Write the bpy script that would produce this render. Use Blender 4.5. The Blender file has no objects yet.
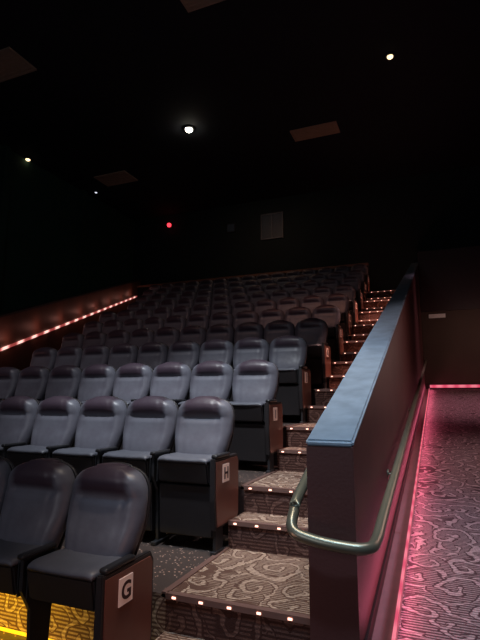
import bpy, bmesh, math, random
from mathutils import Vector, Matrix
random.seed(4)
C = bpy.context.scene.collection
EYE = Vector((0, 0, 1.6)); F = 480.0
YAW = math.radians(22.3); PIT = math.radians(8.88)

# ------------------------------------------------------------ materials
def new_mat(name):
    m = bpy.data.materials.new(name); m.use_nodes = True
    nt = m.node_tree; b = nt.nodes['Principled BSDF']
    return m, nt, b
def N(nt, t, **kw):
    n = nt.nodes.new(t)
    for k, v in kw.items(): setattr(n, k, v)
    return n
def mth(nt, op, a, b=None, c=None):
    n = N(nt, 'ShaderNodeMath', operation=op)
    for i, v in enumerate((a, b, c)):
        if v is None: continue
        if isinstance(v, (int, float)): n.inputs[i].default_value = v
        else: nt.links.new(v, n.inputs[i])
    return n.outputs[0]
def smooth(nt, x, a, b):
    n = N(nt, 'ShaderNodeMapRange', interpolation_type='SMOOTHSTEP')
    n.inputs[1].default_value = a; n.inputs[2].default_value = b
    nt.links.new(x, n.inputs[0]); return n.outputs[0]
def mixc(nt, f, a, b):
    n = N(nt, 'ShaderNodeMix', data_type='RGBA')
    for i, v in ((0, f), (6, a), (7, b)):
        if isinstance(v, (int, float)): n.inputs[i].default_value = v
        elif isinstance(v, tuple): n.inputs[i].default_value = (*v, 1)
        else: nt.links.new(v, n.inputs[i])
    return n.outputs[2]
def surf(name, col, rough=.6, metal=0, var=.25, scale=6, bump=0.0, bscale=120, spec=.5):
    m, nt, b = new_mat(name)
    tc = N(nt, 'ShaderNodeTexCoord'); no = N(nt, 'ShaderNodeTexNoise'); no.inputs['Scale'].default_value = scale
    nt.links.new(tc.outputs['Object'], no.inputs['Vector'])
    c2 = tuple(x*(1-var) for x in col); c1 = tuple(min(1, x*(1+var)) for x in col)
    nt.links.new(mixc(nt, no.outputs[0], c2, c1), b.inputs['Base Color'])
    b.inputs['Roughness'].default_value = rough; b.inputs['Metallic'].default_value = metal
    b.inputs['Specular IOR Level'].default_value = spec
    if bump:
        n2 = N(nt, 'ShaderNodeTexNoise'); n2.inputs['Scale'].default_value = bscale
        nt.links.new(tc.outputs['Object'], n2.inputs['Vector'])
        bp = N(nt, 'ShaderNodeBump'); bp.inputs['Strength'].default_value = bump; bp.inputs['Distance'].default_value = .01
        nt.links.new(n2.outputs[0], bp.inputs['Height']); nt.links.new(bp.outputs[0], b.inputs['Normal'])
    return m
def back_vinyl(name):
    # worn grey vinyl with a darker mauve headrest area near the top
    m, nt, b = new_mat(name)
    tc = N(nt, 'ShaderNodeTexCoord'); sp = N(nt, 'ShaderNodeSeparateXYZ'); nt.links.new(tc.outputs['Object'], sp.inputs[0])
    no = N(nt, 'ShaderNodeTexNoise'); no.inputs['Scale'].default_value = 5; nt.links.new(tc.outputs['Object'], no.inputs['Vector'])
    no.inputs['Detail'].default_value = 4
    base = mixc(nt, smooth(nt, no.outputs[0], .3, .7), (.108, .104, .132), (.150, .154, .188))
    up = smooth(nt, sp.outputs[2], .99, 1.04)
    n = mth(nt, 'MULTIPLY', up, mth(nt, 'SUBTRACT', 1.0, smooth(nt, mth(nt, 'ABSOLUTE', sp.outputs[0]), .14, .20)))
    n = mth(nt, 'MULTIPLY', n, .88)
    nt.links.new(mixc(nt, n, base, (.042, .022, .036)), b.inputs['Base Color'])
    b.inputs['Roughness'].default_value = .42
    n2 = N(nt, 'ShaderNodeTexNoise'); n2.inputs['Scale'].default_value = 9; n2.inputs['Detail'].default_value = 2
    nt.links.new(tc.outputs['Object'], n2.inputs['Vector'])
    bp = N(nt, 'ShaderNodeBump'); bp.inputs['Strength'].default_value = .2; bp.inputs['Distance'].default_value = .02
    nt.links.new(n2.outputs[0], bp.inputs['Height']); nt.links.new(bp.outputs[0], b.inputs['Normal'])
    return m
def emit(name, col, s, base=None):
    m, nt, b = new_mat(name)
    b.inputs['Base Color'].default_value = (*(base or col), 1)
    b.inputs['Emission Color'].default_value = (*col, 1); b.inputs['Emission Strength'].default_value = s
    return m
def led_mat(name, c1, c2, s, per, gain=2.0, duty=.3):
    m, nt, b = new_mat(name)
    tc = N(nt, 'ShaderNodeTexCoord'); sp = N(nt, 'ShaderNodeSeparateXYZ')
    nt.links.new(tc.outputs['Object'], sp.inputs[0])
    t = mth(nt, 'ADD', sp.outputs[1], sp.outputs[0])
    f = mth(nt, 'FRACT', mth(nt, 'DIVIDE', t, per))
    tri = mth(nt, 'ABSOLUTE', mth(nt, 'SUBTRACT', f, .5))
    k = mth(nt, 'SUBTRACT', 1.0, smooth(nt, tri, duty*.25, duty))
    nt.links.new(mixc(nt, k, c1, c2), b.inputs['Emission Color'])
    nt.links.new(mth(nt, 'ADD', mth(nt, 'MULTIPLY', k, s*gain), s), b.inputs['Emission Strength'])
    b.inputs['Base Color'].default_value = (.3, .05, .08, 1)
    return m
def carpet(name, dark, light, sc=2.6):
    m, nt, b = new_mat(name)
    tc = N(nt, 'ShaderNodeTexCoord')
    s0 = N(nt, 'ShaderNodeSeparateXYZ'); nt.links.new(tc.outputs['Object'], s0.inputs[0])
    cb = N(nt, 'ShaderNodeCombineXYZ'); nt.links.new(s0.outputs[0], cb.inputs[0])
    yz = mth(nt, 'ADD', s0.outputs[1], s0.outputs[2]); nt.links.new(yz, cb.inputs[1])
    P_ = cb.outputs[0]
    no = N(nt, 'ShaderNodeTexNoise'); no.inputs['Scale'].default_value = 6
    nt.links.new(P_, no.inputs['Vector'])
    sub = N(nt, 'ShaderNodeVectorMath', operation='SUBTRACT'); sub.inputs[1].default_value = (.5, .5, .5)
    nt.links.new(no.outputs[1], sub.inputs[0])
    sca = N(nt, 'ShaderNodeVectorMath', operation='SCALE'); sca.inputs['Scale'].default_value = .17
    nt.links.new(sub.outputs[0], sca.inputs[0])
    add = N(nt, 'ShaderNodeVectorMath', operation='ADD')
    nt.links.new(P_, add.inputs[0]); nt.links.new(sca.outputs[0], add.inputs[1])
    vs = N(nt, 'ShaderNodeVectorMath', operation='SCALE'); vs.inputs['Scale'].default_value = sc
    nt.links.new(add.outputs[0], vs.inputs[0])
    vo = N(nt, 'ShaderNodeTexVoronoi', voronoi_dimensions='2D'); vo.inputs['Scale'].default_value = 1
    nt.links.new(vs.outputs[0], vo.inputs['Vector'])
    d = N(nt, 'ShaderNodeVectorMath', operation='SUBTRACT')
    nt.links.new(vs.outputs[0], d.inputs[0]); nt.links.new(vo.outputs['Position'], d.inputs[1])
    sp = N(nt, 'ShaderNodeSeparateXYZ'); nt.links.new(d.outputs[0], sp.inputs[0])
    ang = mth(nt, 'ARCTAN2', sp.outputs[1], sp.outputs[0])
    rad = mth(nt, 'SQRT', mth(nt, 'ADD', mth(nt, 'MULTIPLY', sp.outputs[0], sp.outputs[0]), mth(nt, 'MULTIPLY', sp.outputs[1], sp.outputs[1])))
    sw = mth(nt, 'SINE', mth(nt, 'ADD', ang, mth(nt, 'MULTIPLY', rad, 14)))
    rib = smooth(nt, mth(nt, 'SINE', mth(nt, 'MULTIPLY', yz, 250)), -.3, .4)
    line = mth(nt, 'MULTIPLY', smooth(nt, sw, .55, .85), mth(nt, 'ADD', mth(nt, 'MULTIPLY', rib, .55), .35))
    band = mth(nt, 'LESS_THAN', sw, .15)
    n3 = N(nt, 'ShaderNodeTexNoise'); n3.inputs['Scale'].default_value = 3.0
    nt.links.new(P_, n3.inputs['Vector'])
    fill = mth(nt, 'MULTIPLY', mth(nt, 'MULTIPLY', mth(nt, 'MULTIPLY', rib, band), smooth(nt, n3.outputs[0], .34, .44)), .5)
    n4 = N(nt, 'ShaderNodeTexNoise'); n4.inputs['Scale'].default_value = 110
    nt.links.new(tc.outputs['Object'], n4.inputs['Vector'])
    fac = mth(nt, 'MULTIPLY', mth(nt, 'MAXIMUM', line, fill), mth(nt, 'ADD', mth(nt, 'MULTIPLY', n4.outputs[0], 1.5), .15))
    nt.links.new(mixc(nt, fac, dark, light), b.inputs['Base Color'])
    b.inputs['Roughness'].default_value = .95; b.inputs['Specular IOR Level'].default_value = .1
    bp = N(nt, 'ShaderNodeBump'); bp.inputs['Strength'].default_value = .5; bp.inputs['Distance'].default_value = .01
    nt.links.new(n4.outputs[0], bp.inputs['Height']); nt.links.new(bp.outputs[0], b.inputs['Normal'])
    return m
def speckle(name):
    m, nt, b = new_mat(name)
    tc = N(nt, 'ShaderNodeTexCoord'); vo = N(nt, 'ShaderNodeTexVoronoi'); vo.inputs['Scale'].default_value = 40
    nt.links.new(tc.outputs['Object'], vo.inputs['Vector'])
    k = mth(nt, 'LESS_THAN', vo.outputs[0], .24)
    sp = N(nt, 'ShaderNodeSeparateColor'); nt.links.new(vo.outputs['Color'], sp.inputs[0])
    k = mth(nt, 'MULTIPLY', k, mth(nt, 'GREATER_THAN', sp.outputs[0], .5))
    nt.links.new(mixc(nt, k, (.055, .040, .036), (.6, .38, .3)), b.inputs['Base Color'])
    b.inputs['Roughness'].default_value = .5
    return m
M = dict(
    vinyl=back_vinyl('seat_vinyl'),
    vinyl2=surf('cushion_vinyl', (.10, .105, .13), .45, var=.2, scale=9, bump=.15, bscale=18),
    shell=surf('black_plastic', (.018, .015, .017), .5, var=.2),
    panel=surf('end_panel_laminate', (.18, .062, .045), .42, var=.25, scale=3),
    arm=surf('armrest_plastic', (.02, .02, .023), .35, var=.2),
    metal=surf('stanchion_metal', (.03, .03, .034), .45, .3),
    sign=emit('letter_plate', (1, .55, .45), .08, (.9, .68, .6)),  # weak glow put into the plate to brighten it; the plate is no lamp
    ink=surf('letter_ink', (.05, .015, .015), .6, var=.05),
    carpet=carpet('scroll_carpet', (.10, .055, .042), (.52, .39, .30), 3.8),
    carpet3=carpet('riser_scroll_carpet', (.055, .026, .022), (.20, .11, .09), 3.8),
    carpet2=carpet('ramp_scroll_carpet', (.060, .034, .040), (.48, .36, .38), 3.9),
    riser=surf('riser_carpet', (.035, .022, .022), .95, var=.4, scale=60, spec=.1),
    kerb=surf('kerb_paint', (.25, .11, .12), .6, var=.2, scale=8),
    speck=speckle('speckled_floor'),
    nose=surf('nosing_metal', (.24, .14, .12), .4, .4),
    stud=emit('stud_light', (1, .5, .38), 2.8),
    hwall=surf('maroon_panel', (.095, .034, .032), .5, var=.3, scale=2.5, bump=.1, bscale=60),
    cap=surf('blue_grey_cap', (.24, .32, .41), .34, var=.4, scale=9, bump=.12, bscale=25),
    rail=surf('painted_rail', (.24, .24, .18), .34, .55, var=.15),
    wall=surf('dark_wall_cloth', (.009, .018, .021), .9, var=.3, scale=1.5),
    wallg=surf('dark_green_wall_cloth', (.013, .050, .040), .9, var=.3, scale=1.5),
    wallb=surf('brown_wall', (.075, .050, .040), .8, var=.2, scale=1.5),
    ceil=surf('black_ceiling', (.007, .010, .020), .9, var=.3, scale=2),
    base=surf('baseboard', (.03, .012, .014), .5),
    wood=surf('brown_parapet', (.14, .065, .045), .55, var=.3, scale=3),
    ledge=surf('rear_ledge_wood', (.22, .10, .065), .5, var=.3, scale=3),
    diff=surf('vent_metal', (.42, .31, .24), .6, var=.15),
    glass=emit('port_glass', (.38, .44, .55), .005, (.02, .025, .03)),
    frame=surf('port_frame', (.09, .10, .125), .5),
    lampw=emit('lamp_white', (1, .92, .72), 40), lampd=emit('lamp_dim', (1, .76, .42), 2.2),
    lampf=emit('lamp_faint', (.8, .85, 1), 1.0),
    lampr=emit('lamp_red', (1, .04, .06), 2.5), plate=surf('white_sign', (.9, .9, .86), .5),
    ledp=led_mat('pink_led', (1, .10, .20), (1, .24, .32), .62, .30, .35, .45),
    ledr=led_mat('red_led', (1, .18, .16), (1, .60, .52), .3, .34, 3.6, .35),
    ledy=emit('yellow_led', (1, .6, .03), .5),
)

# ------------------------------------------------------------ helpers
def link(name, me, parent=None):
    o = bpy.data.objects.new(name, me); C.objects.link(o)
    if parent: o.parent = parent
    return o
def build(name, bm, mat, parent=None, smooth=False):
    bmesh.ops.recalc_face_normals(bm, faces=bm.faces)
    me = bpy.data.meshes.new(name); bm.to_mesh(me); bm.free()
    me.materials.append(M[mat])
    if smooth:
        for p in me.polygons: p.use_smooth = True
    return link(name, me, parent)
def thing(name, loc, label, cat, group=None):
    o = bpy.data.objects.new(name, None); C.objects.link(o); o.location = loc
    o.empty_display_size = .1
    o['label'] = label; o['category'] = cat
    if group: o['group'] = group
    return o
def tag(o, label, cat, group=None):
    o['label'] = label; o['category'] = cat
    if group: o['group'] = group
    return o
def struct(name, bm, mat, smooth=False):
    o = build(name, bm, mat, None, smooth); o['kind'] = 'structure'; return o
def box(bm, x0, x1, y0, y1, z0, z1, bev=0, seg=2):
    vs = [bm.verts.new((x, y, z)) for x in (x0, x1) for y in (y0, y1) for z in (z0, z1)]
    fs = [bm.faces.new([vs[i] for i in q]) for q in ((0,1,3,2),(4,6,7,5),(0,4,5,1),(2,3,7,6),(0,2,6,4),(1,5,7,3))]
    if bev:
        es = list({e for f in fs for e in f.edges})
        bmesh.ops.bevel(bm, geom=es, offset=bev, segments=seg, affect='EDGES', profile=.5)
def prism(bm, prof, x0, x1):
    a = [bm.verts.new((x0, y, z)) for y, z in prof]; b = [bm.verts.new((x1, y, z)) for y, z in prof]
    n = len(prof); bm.faces.new(a); bm.faces.new(b[::-1])
    for i in range(n): bm.faces.new((a[i], b[i], b[(i+1) % n], a[(i+1) % n]))
def tube(bm, pts, r, seg=14):
    rings = []
    for i, p in enumerate(pts):
        p = Vector(p); a = Vector(pts[max(0, i-1)]); c = Vector(pts[min(len(pts)-1, i+1)])
        t = (c-a).normalized(); up = Vector((0, 0, 1)) if abs(t.z) < .9 else Vector((0, 1, 0))
        u = t.cross(up).normalized(); v = t.cross(u).normalized()
        rings.append([bm.verts.new(p+(u*math.cos(2*math.pi*k/seg)+v*math.sin(2*math.pi*k/seg))*r) for k in range(seg)])
    for A, B in zip(rings, rings[1:]):
        for k in range(seg): bm.faces.new((A[k], A[(k+1) % seg], B[(k+1) % seg], B[k]))
    bm.faces.new(rings[0]); bm.faces.new(rings[-1])
def catmull(P, n=8):
    P = [Vector(p) for p in P]; out = []
    for i in range(len(P)-1):
        p0 = P[max(0, i-1)]; p1 = P[i]; p2 = P[i+1]; p3 = P[min(len(P)-1, i+2)]
        for k in range(n):
            t = k/n
            out.append(.5*((2*p1)+(p2-p0)*t+(2*p0-5*p1+4*p2-p3)*t*t+(3*p1-p0-3*p2+p3)*t**3))
    out.append(P[-1]); return out
def ray(px, py):
    u = (px-240)/F; v = (320-py)/F
    f = math.cos(PIT)-v*math.sin(PIT); z = math.sin(PIT)+v*math.cos(PIT)
    return Vector((u*math.cos(YAW)-f*math.sin(YAW), u*math.sin(YAW)+f*math.cos(YAW), z))
def on_z(px, py, z): r = ray(px, py); return EYE + r*((z-EYE.z)/r.z)
def on_y(px, py, y): r = ray(px, py); return EYE + r*(y/r.y)
def proj(p):
    p = p-EYE
    f = -p.x*math.sin(YAW)+p.y*math.cos(YAW); u = p.x*math.cos(YAW)+p.y*math.sin(YAW)
    d = p.z*math.sin(PIT)+f*math.cos(PIT); v = p.z*math.cos(PIT)-f*math.sin(PIT)
    return (240+F*u/d, 320-F*v/d, d)

# ------------------------------------------------------------ layout
ZF = [0, .41, .82, 1.24, 1.67, 2.12, 2.59, 3.07, 3.56, 4.06, 4.57]
NR = len(ZF); P = 1.27; MD = .33
def edge(k): return 2.72 + P*(k-1)
SP = .545
SX = [-1.905, -1.91, -1.91, -1.90, -1.88, -1.90, -1.93, -1.98, -2.03, -2.08, -2.14]
def seatx(r): return SX[r]
def ax0(r): return -1.60 if r < 4 else SX[r]+.315
AX1 = -.575
WX0, WX1, WY0 = -.575, -.365, 2.2
LX = -12.0; BY = 17.0; CZ = 9.2; RX = 2.3
def ramp(y): return .48 + .101*(y-2.47)
def captop(y): return 1.40 + .320*(y-WY0)
def lwx(y): return -7.45 - 3.25*(y-6.4)/8.9
def lwz(y): return 2.36 + 2.95*(y-6.4)/8.9

bm = bmesh.new()
def slab(bm, y0, y1, z, x1):
    q = [(lwx(y0), y0), (x1, y0), (x1, y1), (lwx(y1), y1)]
    a = [bm.verts.new((x, y, -.6)) for x, y in q]; b = [bm.verts.new((x, y, z)) for x, y in q]
    bm.faces.new(a); bm.faces.new(b[::-1])
    for i in range(4): bm.faces.new((a[i], b[i], b[(i+1) % 4], a[(i+1) % 4]))
slab(bm, -1.5, edge(1), 0, ax0(0))
for k in range(1, NR):
    slab(bm, edge(k), edge(k+1) if k < NR-1 else BY, ZF[k], ax0(k))
tf = struct('floor_terraces', bm, 'speck'); tf.data.materials.append(M['riser']); tf.data.materials.append(M['carpet'])
for p in tf.data.polygons:
    if abs(p.normal.y) > .9: p.material_index = 1 if p.center.y > 3 else 2
bm = bmesh.new(); box(bm, LX, -3.8, -4, BY, -.8, -.6); struct('floor_side', bm, 'speck')
steps = []; bm = bmesh.new()
prism(bm, [(-1.5, -.6), (-1.5, .004), (edge(1)-MD, .004), (edge(1)-MD, -.6)], ax0(0), AX1)
for k in range(NR-1):
    e = edge(k+1); h0 = ZF[k]; h1 = ZF[k+1]; mid = (h0+h1)/2
    e2 = edge(k+2)-MD if k < NR-2 else BY
    prism(bm, [(e-MD, -.6), (e-MD, mid), (e, mid), (e, -.6)], ax0(k), AX1); steps.append((e-MD, mid, ax0(k)))
    prism(bm, [(e, -.6), (e, h1+.004), (e2, h1+.004), (e2, -.6)], ax0(k+1), AX1); steps.append((e, h1+.004, ax0(k+1)))
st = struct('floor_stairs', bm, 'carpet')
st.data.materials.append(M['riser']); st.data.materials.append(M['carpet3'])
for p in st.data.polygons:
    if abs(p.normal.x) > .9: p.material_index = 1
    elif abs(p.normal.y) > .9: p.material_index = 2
bm = bmesh.new()
for k in range(1, NR):
    box(bm, ax0(k)-.03, ax0(k)+.012, edge(k), edge(k+1)-MD, ZF[k]-.02, ZF[k]+.012)
struct('trim_1', bm, 'nose')

ORD = ['first','second','third','fourth','fifth','sixth','seventh','eighth','ninth','tenth','eleventh','twelfth','thirteenth','fourteenth','fifteenth','sixteenth','seventeenth','eighteenth','nineteenth','twentieth']
for i, (y, z, xa) in enumerate(steps):
    t = thing('step_nosing', ((xa+AX1)/2, y, z), 'metal edge strip with small glowing studs on the %s carpeted aisle step from the bottom' % ORD[i], 'step edge', 'lit edge strips on the aisle steps')
    w = (AX1-xa)/2-.004
    bm = bmesh.new(); box(bm, -w, w, -.012, .028, .001, .008); box(bm, -w, w, -.012, -.001, -.025, .001)
    build('strip', bm, 'nose', t)
    for q in (-.45, -.27, -.09, .09, .27, .45):
        bm = bmesh.new(); box(bm, q-.012, q+.012, -.017, -.0125, -.017, -.006); build('stud', bm, 'stud', t)

YE = 15.9
bm = bmesh.new()
prism(bm, [(WY0, -.6), (YE, -.6), (YE, captop(YE)-.03), (WY0, captop(WY0)-.03)], WX0, WX1)
struct('wall_aisle', bm, 'hwall')
bm = bmesh.new(); box(bm, WX0-.01, WX1+.03, 15.9, 16.95, -.6, captop(YE)+.42); struct('wall_aisle_end', bm, 'wall')
bm = bmesh.new()
prism(bm, [(WY0-.003, captop(WY0)-.032), (YE, captop(YE)-.03), (YE, captop(YE)), (WY0-.003, captop(WY0)-.002)], WX0-.003, WX1+.003)
bmesh.ops.bevel(bm, geom=list(bm.edges), offset=.01, segments=3, affect='EDGES')
struct('trim_2', bm, 'cap')
bm = bmesh.new()
prism(bm, [(-1.0, ramp(-1.0)-.02), (15.2, ramp(15.2)-.02), (15.2, ramp(15.2)+.012), (-1.0, ramp(-1.0)+.012)], WX1, WX1+.12)
struct('trim_6', bm, 'kerb')
bm = bmesh.new()
prism(bm, [(WY0, ramp(WY0)), (15.2, ramp(15.2)), (15.2, ramp(15.2)+.08), (WY0, ramp(WY0)+.08)], WX1, WX1+.012)
struct('baseboard_aisle', bm, 'base')
bm = bmesh.new()
prism(bm, [(WY0+.1, ramp(WY0+.1)+.014), (15.15, ramp(15.15)+.014), (15.15, ramp(15.15)+.028), (WY0+.1, ramp(WY0+.1)+.028)], WX1+.10, WX1+.114)
tag(build('light_strip', bm, 'ledp'), 'pink light strip running along the foot of the maroon half wall', 'light strip')
bm = bmesh.new()
prism(bm, [(-1.5, -.8), (15.2, -.8), (15.2, ramp(15.2)), (-1.5, ramp(-1.5))], WX1, RX)
struct('floor_ramp', bm, 'carpet2')
bm = bmesh.new(); box(bm, WX0+.001, WX1-.0005, -1.5, WY0-.001, -.8, -.01); struct('floor_landing', bm, 'carpet2')
bm = bmesh.new(); box(bm, WX1, RX, 15.2, 15.5, .5, 5.9); struct('wall_ramp_end', bm, 'wallb')
bm = bmesh.new(); box(bm, WX1+.02, RX, 15.12, 15.2, 4.05, 5.9); struct('trim_7', bm, 'base')
bm = bmesh.new(); box(bm, WX1, RX, 15.17, 15.2, ramp(15.2)-.02, ramp(15.2)+.16); struct('baseboard_ramp_end', bm, 'base')
bm = bmesh.new(); box(bm, WX1+.13, RX-.02, 15.13, 15.165, ramp(15.13)+.05, ramp(15.13)+.13)
tag(build('light_strip', bm, 'ledp'), 'pink light strip across the foot of the brown wall at the ramp top', 'light strip')
bm = bmesh.new(); box(bm, LX-.2, RX+.2, BY, BY+.2, -.8, CZ); struct('wall_back', bm, 'wall')
bm = bmesh.new(); box(bm, LX-.2, LX, -4, BY, -.8, CZ); struct('wall_left', bm, 'wallg')
bm = bmesh.new()
for y in (3, 6.5, 10, 13.5): box(bm, LX, LX+.12, y, y+.25, -.6, CZ)
struct('trim_3', bm, 'wallg')
bm = bmesh.new(); box(bm, RX, RX+.2, -4, BY, -.8, CZ); struct('wall_right', bm, 'wallb')
bm = bmesh.new(); box(bm, LX-.2, RX+.2, -4, BY+.2, CZ, CZ+.2); struct('ceiling', bm, 'ceil')
bm = bmesh.new(); box(bm, lwx(15.9)+.05, -1.9, 15.75, 15.87, ZF[-1], ZF[-1]+1.24); struct('wall_rear_parapet', bm, 'shell')
bm = bmesh.new(); box(bm, lwx(15.9)+.05, -1.9, 15.70, 15.90, ZF[-1]+1.24, ZF[-1]+1.32); struct('trim_4', bm, 'ledge')
def skew(bm, y0, y1, dx0, dx1, f0, f1):
    q = []
    for y in (y0, y1):
        q.append([bm.verts.new((lwx(y)+dx, y, f(y))) for dx, f in ((dx0, f0), (dx1, f0), (dx1, f1), (dx0, f1))])
    a, b = q; bm.faces.new(a); bm.faces.new(b[::-1])
    for i in range(4): bm.faces.new((a[i], b[i], b[(i+1) % 4], a[(i+1) % 4]))
def ltop(y): return 3.0 + 2.95*(y-6.4)/8.9
bm = bmesh.new(); skew(bm, 3, 16.2, -.2, 0, lambda y: -.6, ltop); struct('wall_far_aisle', bm, 'wood')
bm = bmesh.new(); skew(bm, 3, 16.2, -.23, .03, lambda y: ltop(y)+.001, lambda y: ltop(y)+.05); struct('trim_5', bm, 'shell')
bm = bmesh.new(); skew(bm, 3.2, 15.6, .002, .035, lwz, lambda y: lwz(y)+.05)
tag(build('light_strip', bm, 'ledr'), 'dotted reddish light strip climbing the low brown wall on the far left', 'light strip')

# handrail
rx = WX1+.075; lx = WX0-.075
def rr(y): return .975 + .127*(y-2.26)
pts = [(rx, 15.0-k*1.6, rr(15.0-k*1.6)) for k in range(8)]
pts += [(rx, 2.6, rr(2.6)), (rx, 2.27, rr(2.27)), (rx-.025, 2.16, .968), (WX1-.05, 2.14, .97), (WX0+.03, 2.14, .985), (lx+.018, 2.16, 1.01), (lx, 2.24, 1.07), (lx, 2.45, 1.17)]
pts += [(lx, 2.45+k*1.5, 1.17+.320*k*1.5) for k in range(1, 9)]
O = Vector((WX1, WY0, .92))
rt = thing('handrail', O, 'grey green tubular handrail wrapping round the end of the maroon half wall', 'handrail')
bm = bmesh.new(); tube(bm, [Vector(p)-O for p in catmull(pts, 8)], .025)
build('rail', bm, 'rail', rt, True)
for y in (3.6, 6.4, 9.2, 12.0, 14.4):
    bm = bmesh.new(); z = rr(y)
    tube(bm, [Vector(p)-O for p in catmull([(WX1+.004, y, z-.09), (WX1+.05, y, z-.085), (rx, y, z-.05), (rx, y, z-.02)], 5)], .011, 8)
    tube(bm, [Vector((0, y-WY0, z-.09-.92)), Vector((.008, y-WY0, z-.09-.92))], .035, 14)
    build('bracket', bm, 'rail', rt, True)
for y in (4.0, 7.5, 11.0):
    bm = bmesh.new(); z = 1.17+.320*(y-2.45)
    tube(bm, [Vector(p)-O for p in catmull([(WX0-.004, y, z-.09), (WX0-.05, y, z-.085), (lx, y, z-.05), (lx, y, z-.02)], 5)], .011, 8)
    build('bracket', bm, 'rail', rt, True)

# ------------------------------------------------------------ seats
def sup(t, n): return max(0.0, 1-abs(t)**n)**(1/n)
def sst(t): t = max(0, min(1, t)); return t*t*(3-2*t)
def backrest_bm(shell=False):
    bm = bmesh.new(); NU, NV = 24, 36; zb, zt = .60, 1.18
    grid = {}
    for side in (0, 1):
        for j in range(NV+1):
            v = j/NV; vv = .5-.5*math.cos(math.pi*v)
            w = .220+.050*sst(vv/.52)
            if vv > .62: w *= max(.42, sup((vv-.62)/.38, 2.6)) if vv < .999 else .42
            if vv < .08: w *= .9+.1*(vv/.08)
            for i in range(NU+1):
                u = -math.cos(math.pi*i/NU)
                zc = zb+(zt-zb)*vv
                if vv > .9: zc -= (vv-.9)/.1*.012*u*u
                yc = -.14+.13*vv+.02*math.sin(vv*math.pi)
                e = sup(u, 2.9)*sup(2*vv-1, 5)
                if shell:
                    y = yc+.03-(.01*e if side == 0 else -.045*e)
                    wx = w*1.0
                else:
                    ft = .088*e*(1+.16*math.exp(-((abs(u)-.75)/.2)**2)*(1 if vv < .75 else .3))
                    ft += .034*e*math.exp(-((vv-.86)/.11)**2)
                    ft += .016*e*math.exp(-((vv-.28)/.16)**2)
                    ft -= .028*e*math.exp(-((vv-.69)/.03)**2)*(1 if abs(u) < .7 else .3)
                    ft -= .010*e*math.exp(-((abs(u)-.62)/.05)**2)*(1 if vv < .95 else 0)
                    y = yc-ft if side == 0 else yc+.035*e
                    wx = w
                edgev = i in (0, NU) or j in (0, NV)
                if side == 1 and edgev: grid[side, i, j] = grid[0, i, j]; continue
                grid[side, i, j] = bm.verts.new((wx*u, y, zc))
        for j in range(NV):
            for i in range(NU):
                q = [grid[side, i, j], grid[side, i+1, j], grid[side, i+1, j+1], grid[side, i, j+1]]
                try: bm.faces.new(q if side == 0 else q[::-1])
                except ValueError: pass
    return bm
def cushion_bm():
    bm = bmesh.new(); NU, NV = 20, 20; g = {}
    for side in (0, 1):
        for j in range(NV+1):
            t = -math.cos(math.pi*j/NV)
            for i in range(NU+1):
                u = -math.cos(math.pi*i/NU)
                k = 1-.035*abs(t)**3
                x = .236*u*k*(1 if t > 0 else 1-.05*abs(t)**4); y = -.310+.150*t*(1-.05*u*u*(t < 0))
                e = sup(u, 5)*sup(t, 5)
                z = .676
                top = .026*e+.008*e*math.exp(-((abs(u)-.8)/.2)**2)-.012*max(0, -t)**3+.008*max(0, -t)*e
                z += top if side == 0 else -.014*e
                if side == 1 and (i in (0, NU) or j in (0, NV)): g[1, i, j] = g[0, i, j]; continue
                g[side, i, j] = bm.verts.new((x, y, z))
        for j in range(NV):
            for i in range(NU):
                q = [g[side, i, j], g[side, i+1, j], g[side, i+1, j+1], g[side, i, j+1]]
                bm.faces.new(q if side == 0 else q[::-1])
    return bm
def armrest_bm(x):
    bm = bmesh.new(); box(bm, x-.026, x+.026, -.45, -.19, .704, .732, .012, 3); return bm
def stanchion_bm(x):
    bm = bmesh.new()
    prism(bm, [(-.34, .02), (-.22, .02), (-.20, .38), (-.18, .46), (-.20, .704), (-.43, .704), (-.43, .54), (-.36, .42)], x-.012, x+.012)
    box(bm, x-.024, x+.024, -.40, -.18, 0.0, .03, .006)
    return bm
seat = thing('cinema_seat', (0, 0, 0), 'x', 'seat', 'high-backed cinema seats in rising rows')
build('backrest', backrest_bm(), 'vinyl', seat, True)
build('cushion', cushion_bm(), 'vinyl2', seat, True)
build('back_shell', backrest_bm(True), 'shell', seat, True)
bm = bmesh.new()
prism(bm, [(-.452, .668), (-.19, .668), (-.17, .53), (-.28, .49), (-.42, .505)], -.225, .225)
bmesh.ops.bevel(bm, geom=list(bm.edges), offset=.012, segments=2, affect='EDGES')
build('seat_pan', bm, 'shell', seat)
bm = bmesh.new()
for s in (-1, 1): box(bm, s*.238-.005, s*.238+.005, -.42, -.12, .50, .68, .003)
box(bm, -.245, .245, -.24, -.19, .45, .50, .01)
build('hinge_bracket', bm, 'metal', seat)
AXO = SP/2
build('armrest', armrest_bm(-AXO), 'arm', seat)
build('leg', stanchion_bm(-AXO), 'metal', seat)
bm = bmesh.new()
prism(bm, [(-.37, .10), (-.25, .10), (-.25, .46), (-.39, .485)], -.235, .235)
bmesh.ops.bevel(bm, geom=list(bm.edges), offset=.008, segments=2, affect='EDGES')
kick = build('kick_panel', bm, 'shell', None)
PX = .282
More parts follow.
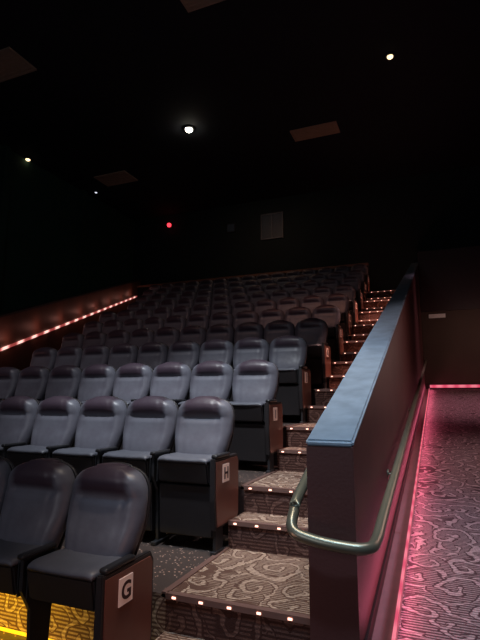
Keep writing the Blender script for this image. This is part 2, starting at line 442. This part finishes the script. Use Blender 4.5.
def end_parts():
    L = []
    bm = bmesh.new()
    prism(bm, [(-.455, .18), (-.03, .18), (.0, .23), (.0, .655), (-.03, .704), (-.475, .704), (-.475, .4)], PX-.02, PX+.02)
    bmesh.ops.bevel(bm, geom=list(bm.edges), offset=.006, segments=2, affect='EDGES')
    L.append(('end_panel', bm, 'shell'))
    bm = bmesh.new()
    prism(bm, [(-.432, .203), (-.045, .203), (-.024, .245), (-.024, .645), (-.045, .680), (-.452, .680), (-.452, .4)], PX+.02, PX+.026)
    L.append(('panel_face', bm, 'panel'))
    bm = bmesh.new(); box(bm, PX-.025, PX+.02, -.45, -.29, 0, .03, .006); box(bm, PX-.012, PX+.012, -.43, -.30, .03, .18)
    L.append(('foot', bm, 'metal'))
    L.append(('armrest', armrest_bm(PX), 'arm'))
    return L
def letter_mesh(ch):
    cu = bpy.data.curves.new('letter', 'FONT'); cu.body = ch; cu.size = .122; cu.extrude = .0012
    cu.align_x = 'CENTER'; cu.align_y = 'CENTER'; cu.offset = .003
    ob = bpy.data.objects.new('letter', cu); C.objects.link(ob)
    dg = bpy.context.evaluated_depsgraph_get()
    m = bpy.data.meshes.new_from_object(ob.evaluated_get(dg))
    bpy.data.objects.remove(ob)
    xs = [v.co.x for v in m.vertices]; ys = [v.co.y for v in m.vertices]
    cx = (min(xs)+max(xs))/2; cy = (min(ys)+max(ys))/2
    for v in m.vertices:
        x, y, z = v.co; v.co = (z, x-cx, y-cy)
    m.materials.clear(); m.materials.append(M['ink']); return m

parts0 = list(seat.children)
first = True; end_cache = {}; kick_used = False
for r in range(NR):
    yb = (2.58 if r == 0 else 2.62+P*r)
    for i in range(20):
        x = seatx(r)-SP*i
        if x-.28 < lwx(yb-.6)+.30: break
        c = proj(Vector((x+.3, yb, ZF[r]+1.1)))
        if c[0] < -25: break
        if r == 0 and i > 3: break
        rn = 'front row' if r == 0 else ('back row' if r == NR-1 else ORD[r]+' row')
        if i == 0: lab = 'grey high-backed cinema seat at the aisle end of the %s, panel marked %s' % (rn, 'GHIJKLMNOPQ'[r])
        else: lab = 'grey high-backed cinema seat, %s from the stair aisle in the %s' % (ORD[i], rn)
        if first: t = seat; first = False
        else:
            t = seat.copy(); C.objects.link(t)
            for ch in parts0:
                d = ch.copy(); C.objects.link(d); d.parent = t
        t.location = (x, yb, ZF[r]+.001); t['label'] = lab
        if r > 0:
            if not kick_used: kick.parent = t; kick_used = True
            else: d = kick.copy(); C.objects.link(d); d.parent = t
        if i == 0:
            if not end_cache:
                for n, b, m_ in end_parts(): end_cache[n] = build(n, b, m_, t, n == 'armrest')
                b = bmesh.new(); box(b, PX+.0262, PX+.032, -.345, -.225, .515, .65)
                end_cache['row_sign'] = build('row_sign', b, 'sign', t); sg = end_cache['row_sign']
            else:
                for n, src in end_cache.items():
                    d = src.copy(); C.objects.link(d); d.parent = t
                    if n == 'row_sign': sg = d
            sg['label'] = 'pale square plate with a dark row letter'
            lo = link('letter', letter_mesh('GHIJKLMNOPQ'[r]), sg); lo.location = (PX+.0336, -.285, .5825)

# ------------------------------------------------------------ ceiling and back wall fittings
def downlight(px, py, r, mat, label):
    p = on_z(px, py, CZ-.02); t = thing('ceiling_light', (p.x, p.y, CZ), label, 'ceiling light', 'small round ceiling lights')
    bm = bmesh.new()
    pts = 28; ro, ri = r*1.5, r
    a = [[bm.verts.new((q*math.cos(2*math.pi*k/pts), q*math.sin(2*math.pi*k/pts), z)) for k in range(pts)] for q, z in ((ro, -.001), (ro, -.03), (ri, -.04), (ri, -.001))]
    for A, B in zip(a, a[1:]+a[:1]):
        for k in range(pts): bm.faces.new((A[k], A[(k+1) % pts], B[(k+1) % pts], B[k]))
    build('trim_ring', bm, 'metal', t, True)
    bm = bmesh.new()
    bmesh.ops.create_uvsphere(bm, u_segments=20, v_segments=10, radius=ri*.9)
    for v in bm.verts: v.co.z = v.co.z*.7-.04
    build('bulb', bm, mat, t, True)
downlight(189, 129, .11, 'lampw', 'bright white round ceiling light, the brightest in the dark ceiling')
downlight(28, 159, .08, 'lampd', 'dim warm ceiling light at the far left of the ceiling')
downlight(390, 56, .075, 'lampd', 'dim warm ceiling light nearest the right side, above the half wall')
downlight(96, 192, .05, 'lampf', 'tiny faint ceiling light in the far left corner by a vent')
def vent(px, py, w, d, label):
    p = on_z(px, py, CZ-.03); t = thing('ceiling_vent', (p.x, p.y, CZ), label, 'ceiling vent', 'rectangular ceiling vents')
    bm = bmesh.new()
    box(bm, -w/2, w/2, -d/2, -d/2+.05, -.04, -.001); box(bm, -w/2, w/2, d/2-.05, d/2, -.04, -.001)
    box(bm, -w/2, -w/2+.05, -d/2+.05, d/2-.05, -.04, -.001); box(bm, w/2-.05, w/2, -d/2+.05, d/2-.05, -.04, -.001)
    build('frame', bm, 'diff', t)
    bm = bmesh.new(); box(bm, -w/2+.05, w/2-.05, -d/2+.05, d/2-.05, -.02, -.004)
    n = 6
    for k in range(1, n):
        y = -d/2+d*k/n; box(bm, -w/2+.05, w/2-.05, y-.02, y+.02, -.035, -.02)
    build('grille', bm, 'diff', t)
vent(315, 132, 1.35, .6, 'pale rectangular ceiling vent right of the brightest ceiling light')
vent(4, 66, 1.2, .8, 'rectangular ceiling vent cut off by the left edge')
vent(116, 179, 1.3, .8, 'rectangular ceiling vent far back on the left above the red lamp')
vent(204, -7, 1.0, .6, 'rectangular ceiling vent at the very top of the view')

p = on_y(272, 226, BY-.03)
t = thing('projection_port', (p.x, BY, p.z), 'projection booth window with a centre mullion high on the back wall', 'projection window')
bm = bmesh.new(); w, h = .46, .52
box(bm, -w, w, -.06, -.001, h-.05, h); box(bm, -w, w, -.06, -.001, -h, -h+.05)
box(bm, -w, -w+.05, -.06, -.001, -h+.05, h-.05); box(bm, w-.05, w, -.06, -.001, -h+.05, h-.05); box(bm, -.03, .03, -.06, -.001, -h+.05, h-.05)
build('frame', bm, 'frame', t)
for s in (-1, 1):
    bm = bmesh.new(); box(bm, min(s*.03, s*(w-.05)), max(s*.03, s*(w-.05)), -.03, -.01, -h+.05, h-.05); build('pane', bm, 'glass', t)
p = on_y(231, 228, BY-.03)
t = thing('wall_port', (p.x, BY, p.z), 'small dark square port left of the projection window', 'wall port')
bm = bmesh.new(); box(bm, -.2, .2, -.04, -.001, -.2, .2, .01); build('frame', bm, 'metal', t)
bm = bmesh.new(); box(bm, -.15, .15, -.05, -.041, -.15, .15); build('pane', bm, 'glass', t)
p = on_y(169, 225, BY-.1)
t = thing('red_lamp', (p.x, BY, p.z), 'small glowing red lamp on the back wall', 'wall lamp')
bm = bmesh.new(); box(bm, -.12, .12, -.05, -.001, -.12, .12, .01); build('housing', bm, 'metal', t)
bm = bmesh.new(); bmesh.ops.create_uvsphere(bm, u_segments=16, v_segments=10, radius=.09)
for v in bm.verts: v.co.y -= .09
build('bulb', bm, 'lampr', t, True)
p = on_y(437, 316, 15.19)
t = thing('wall_sign', (p.x, 15.2, p.z), 'small pale rectangular plate high on the brown wall at the ramp top', 'wall plate')
bm = bmesh.new(); box(bm, -.24, .24, -.03, -.001, -.07, .07, .008); build('housing', bm, 'metal', t)
bm = bmesh.new(); box(bm, -.23, .23, -.036, -.0305, -.06, .06); build('face', bm, 'plate', t)
bm = bmesh.new(); box(bm, -3.8, -2.2, 2.69, 2.712, .004, .016)
tag(build('floor_light', bm, 'ledy'), 'yellow light strip glowing on the floor beneath the front row', 'floor light')

# ------------------------------------------------------------ lights
def lamp(kind, loc, col, e, target=None, size=.3, spot=None, blend=.6, sy=None):
    l = bpy.data.lights.new('lamp', kind); l.energy = e; l.color = col
    if kind == 'AREA':
        l.size = size
        if sy: l.shape = 'RECTANGLE'; l.size_y = sy
    else: l.shadow_soft_size = size
    if spot: l.spot_size = math.radians(spot); l.spot_blend = blend
    o = bpy.data.objects.new('light_'+kind.lower(), l); C.objects.link(o); o.location = loc
    if target: o.rotation_euler = (Vector(target)-Vector(loc)).to_track_quat('-Z', 'Y').to_euler()
    return o
lamp('SPOT', (-2.0, 1.4, 8.9), (.90, .95, 1), 3200, (-2.4, 4.8, 1.2), .15, 33, 1)
lamp('SPOT', (-5.5, 1.5, 8.9), (1, .90, .92), 380, (-5.0, 4.9, 1.5), .2, 42, 1)
lamp('SPOT', (-4.5, 3.0, 8.8), (1, .58, .50), 190, (-4.6, 10.0, 3.0), .3, 58, 1)
lamp('SPOT', (-1.6, 5.0, 8.8), (1, .40, .26), 300, (-2.3, 10.0, 3.1), .3, 30, 1)
lamp('SPOT', (-.3, .2, 8.9), (.50, .76, 1), 1400, (-.45, 2.9, 1.6), .2, 27, 1)
lamp('SPOT', (-1.05, 2.6, 8.7), (1, .78, .60), 1500, (-1.1, 3.2, .4), .15, 24, 1)
lamp('SPOT', (1.3, 4.0, 8.5), (1, .84, .86), 850, (.9, 4.6, 0), .2, 54, 1)
lamp('SPOT', (1.4, 10.5, 8.0), (1, .50, .58), 1100, (1.1, 11.4, 1.4), .2, 50, 1)
lamp('AREA', (-2.5, -3, 3.5), (.9, .9, 1), 42, (-3.5, 4, .8), 2.5)
lamp('AREA', (-5.5, 14.6, 8.4), (1, .55, .35), 8, (-5.5, 15.9, 5.9), 2.0, sy=.4)
for y, f, e in ((14.6, 4.2, 2600), (12.7, 3.6, 2500), (10.8, 2.9, 2100), (8.9, 2.2, 1700), (7.0, 1.5, 1000), (5.2, 1.0, 300)):
    lamp('SPOT', (-1.14, y, f+3.3), (1, .54, .44), e, (-1.16, y+.35, f), .1, 29, .8)
def strip_area(x, dz, nrm, e):
    a = lamp('AREA', (x, 8.7, ramp(8.7)+dz), (1, .17, .30), e, None, 12.6, sy=.05)
    dirv = Vector((0, 1, .101)).normalized(); zl = Vector(nrm).normalized()
    yl = zl.cross(dirv).normalized(); zl = dirv.cross(yl).normalized()
    a.rotation_euler = Matrix((dirv, yl, zl)).transposed().to_euler()
strip_area(WX1+.13, .06, (-1, 0, .4), 24)
strip_area(WX1+.10, .09, (1, 0, -.4), 7)
lamp('AREA', (1.6, 6.5, 2.4), (1, .58, .50), 12, (WX1, 5.2, 1.4), 1.2)
lamp('AREA', (1.2, 13.2, 3.4), (1, .62, .5), 7, (1.0, 15.2, 2.6), .6)
lamp('POINT', (-1.25, 1.7, .8), (1, .5, .40), 2.5, None, .1)
for k in range(9):
    y = 5.6+k*1.15; lamp('POINT', (lwx(y)+.18, y, lwz(y)+.2), (1, .38, .30), .65, None, .03)
for x, e in ((-3.6, 5), (-3.05, 8), (-2.6, 5)): lamp('AREA', (x, 2.36, .40), (1, .62, .03), e, (x, 2.42, 0), .4)

w = bpy.data.worlds.new('w'); bpy.context.scene.world = w; w.use_nodes = True
w.node_tree.nodes['Background'].inputs[0].default_value = (.004, .006, .010, 1)
cam = bpy.data.cameras.new('camera'); co = bpy.data.objects.new('camera', cam); C.objects.link(co)
co.location = EYE; co.rotation_euler = (math.pi/2+PIT, 0, YAW)
cam.sensor_fit = 'VERTICAL'; cam.sensor_height = 36; cam.lens = 27; cam.clip_start = .05
bpy.context.scene.camera = co
bpy.context.scene.view_settings.view_transform = 'Standard'
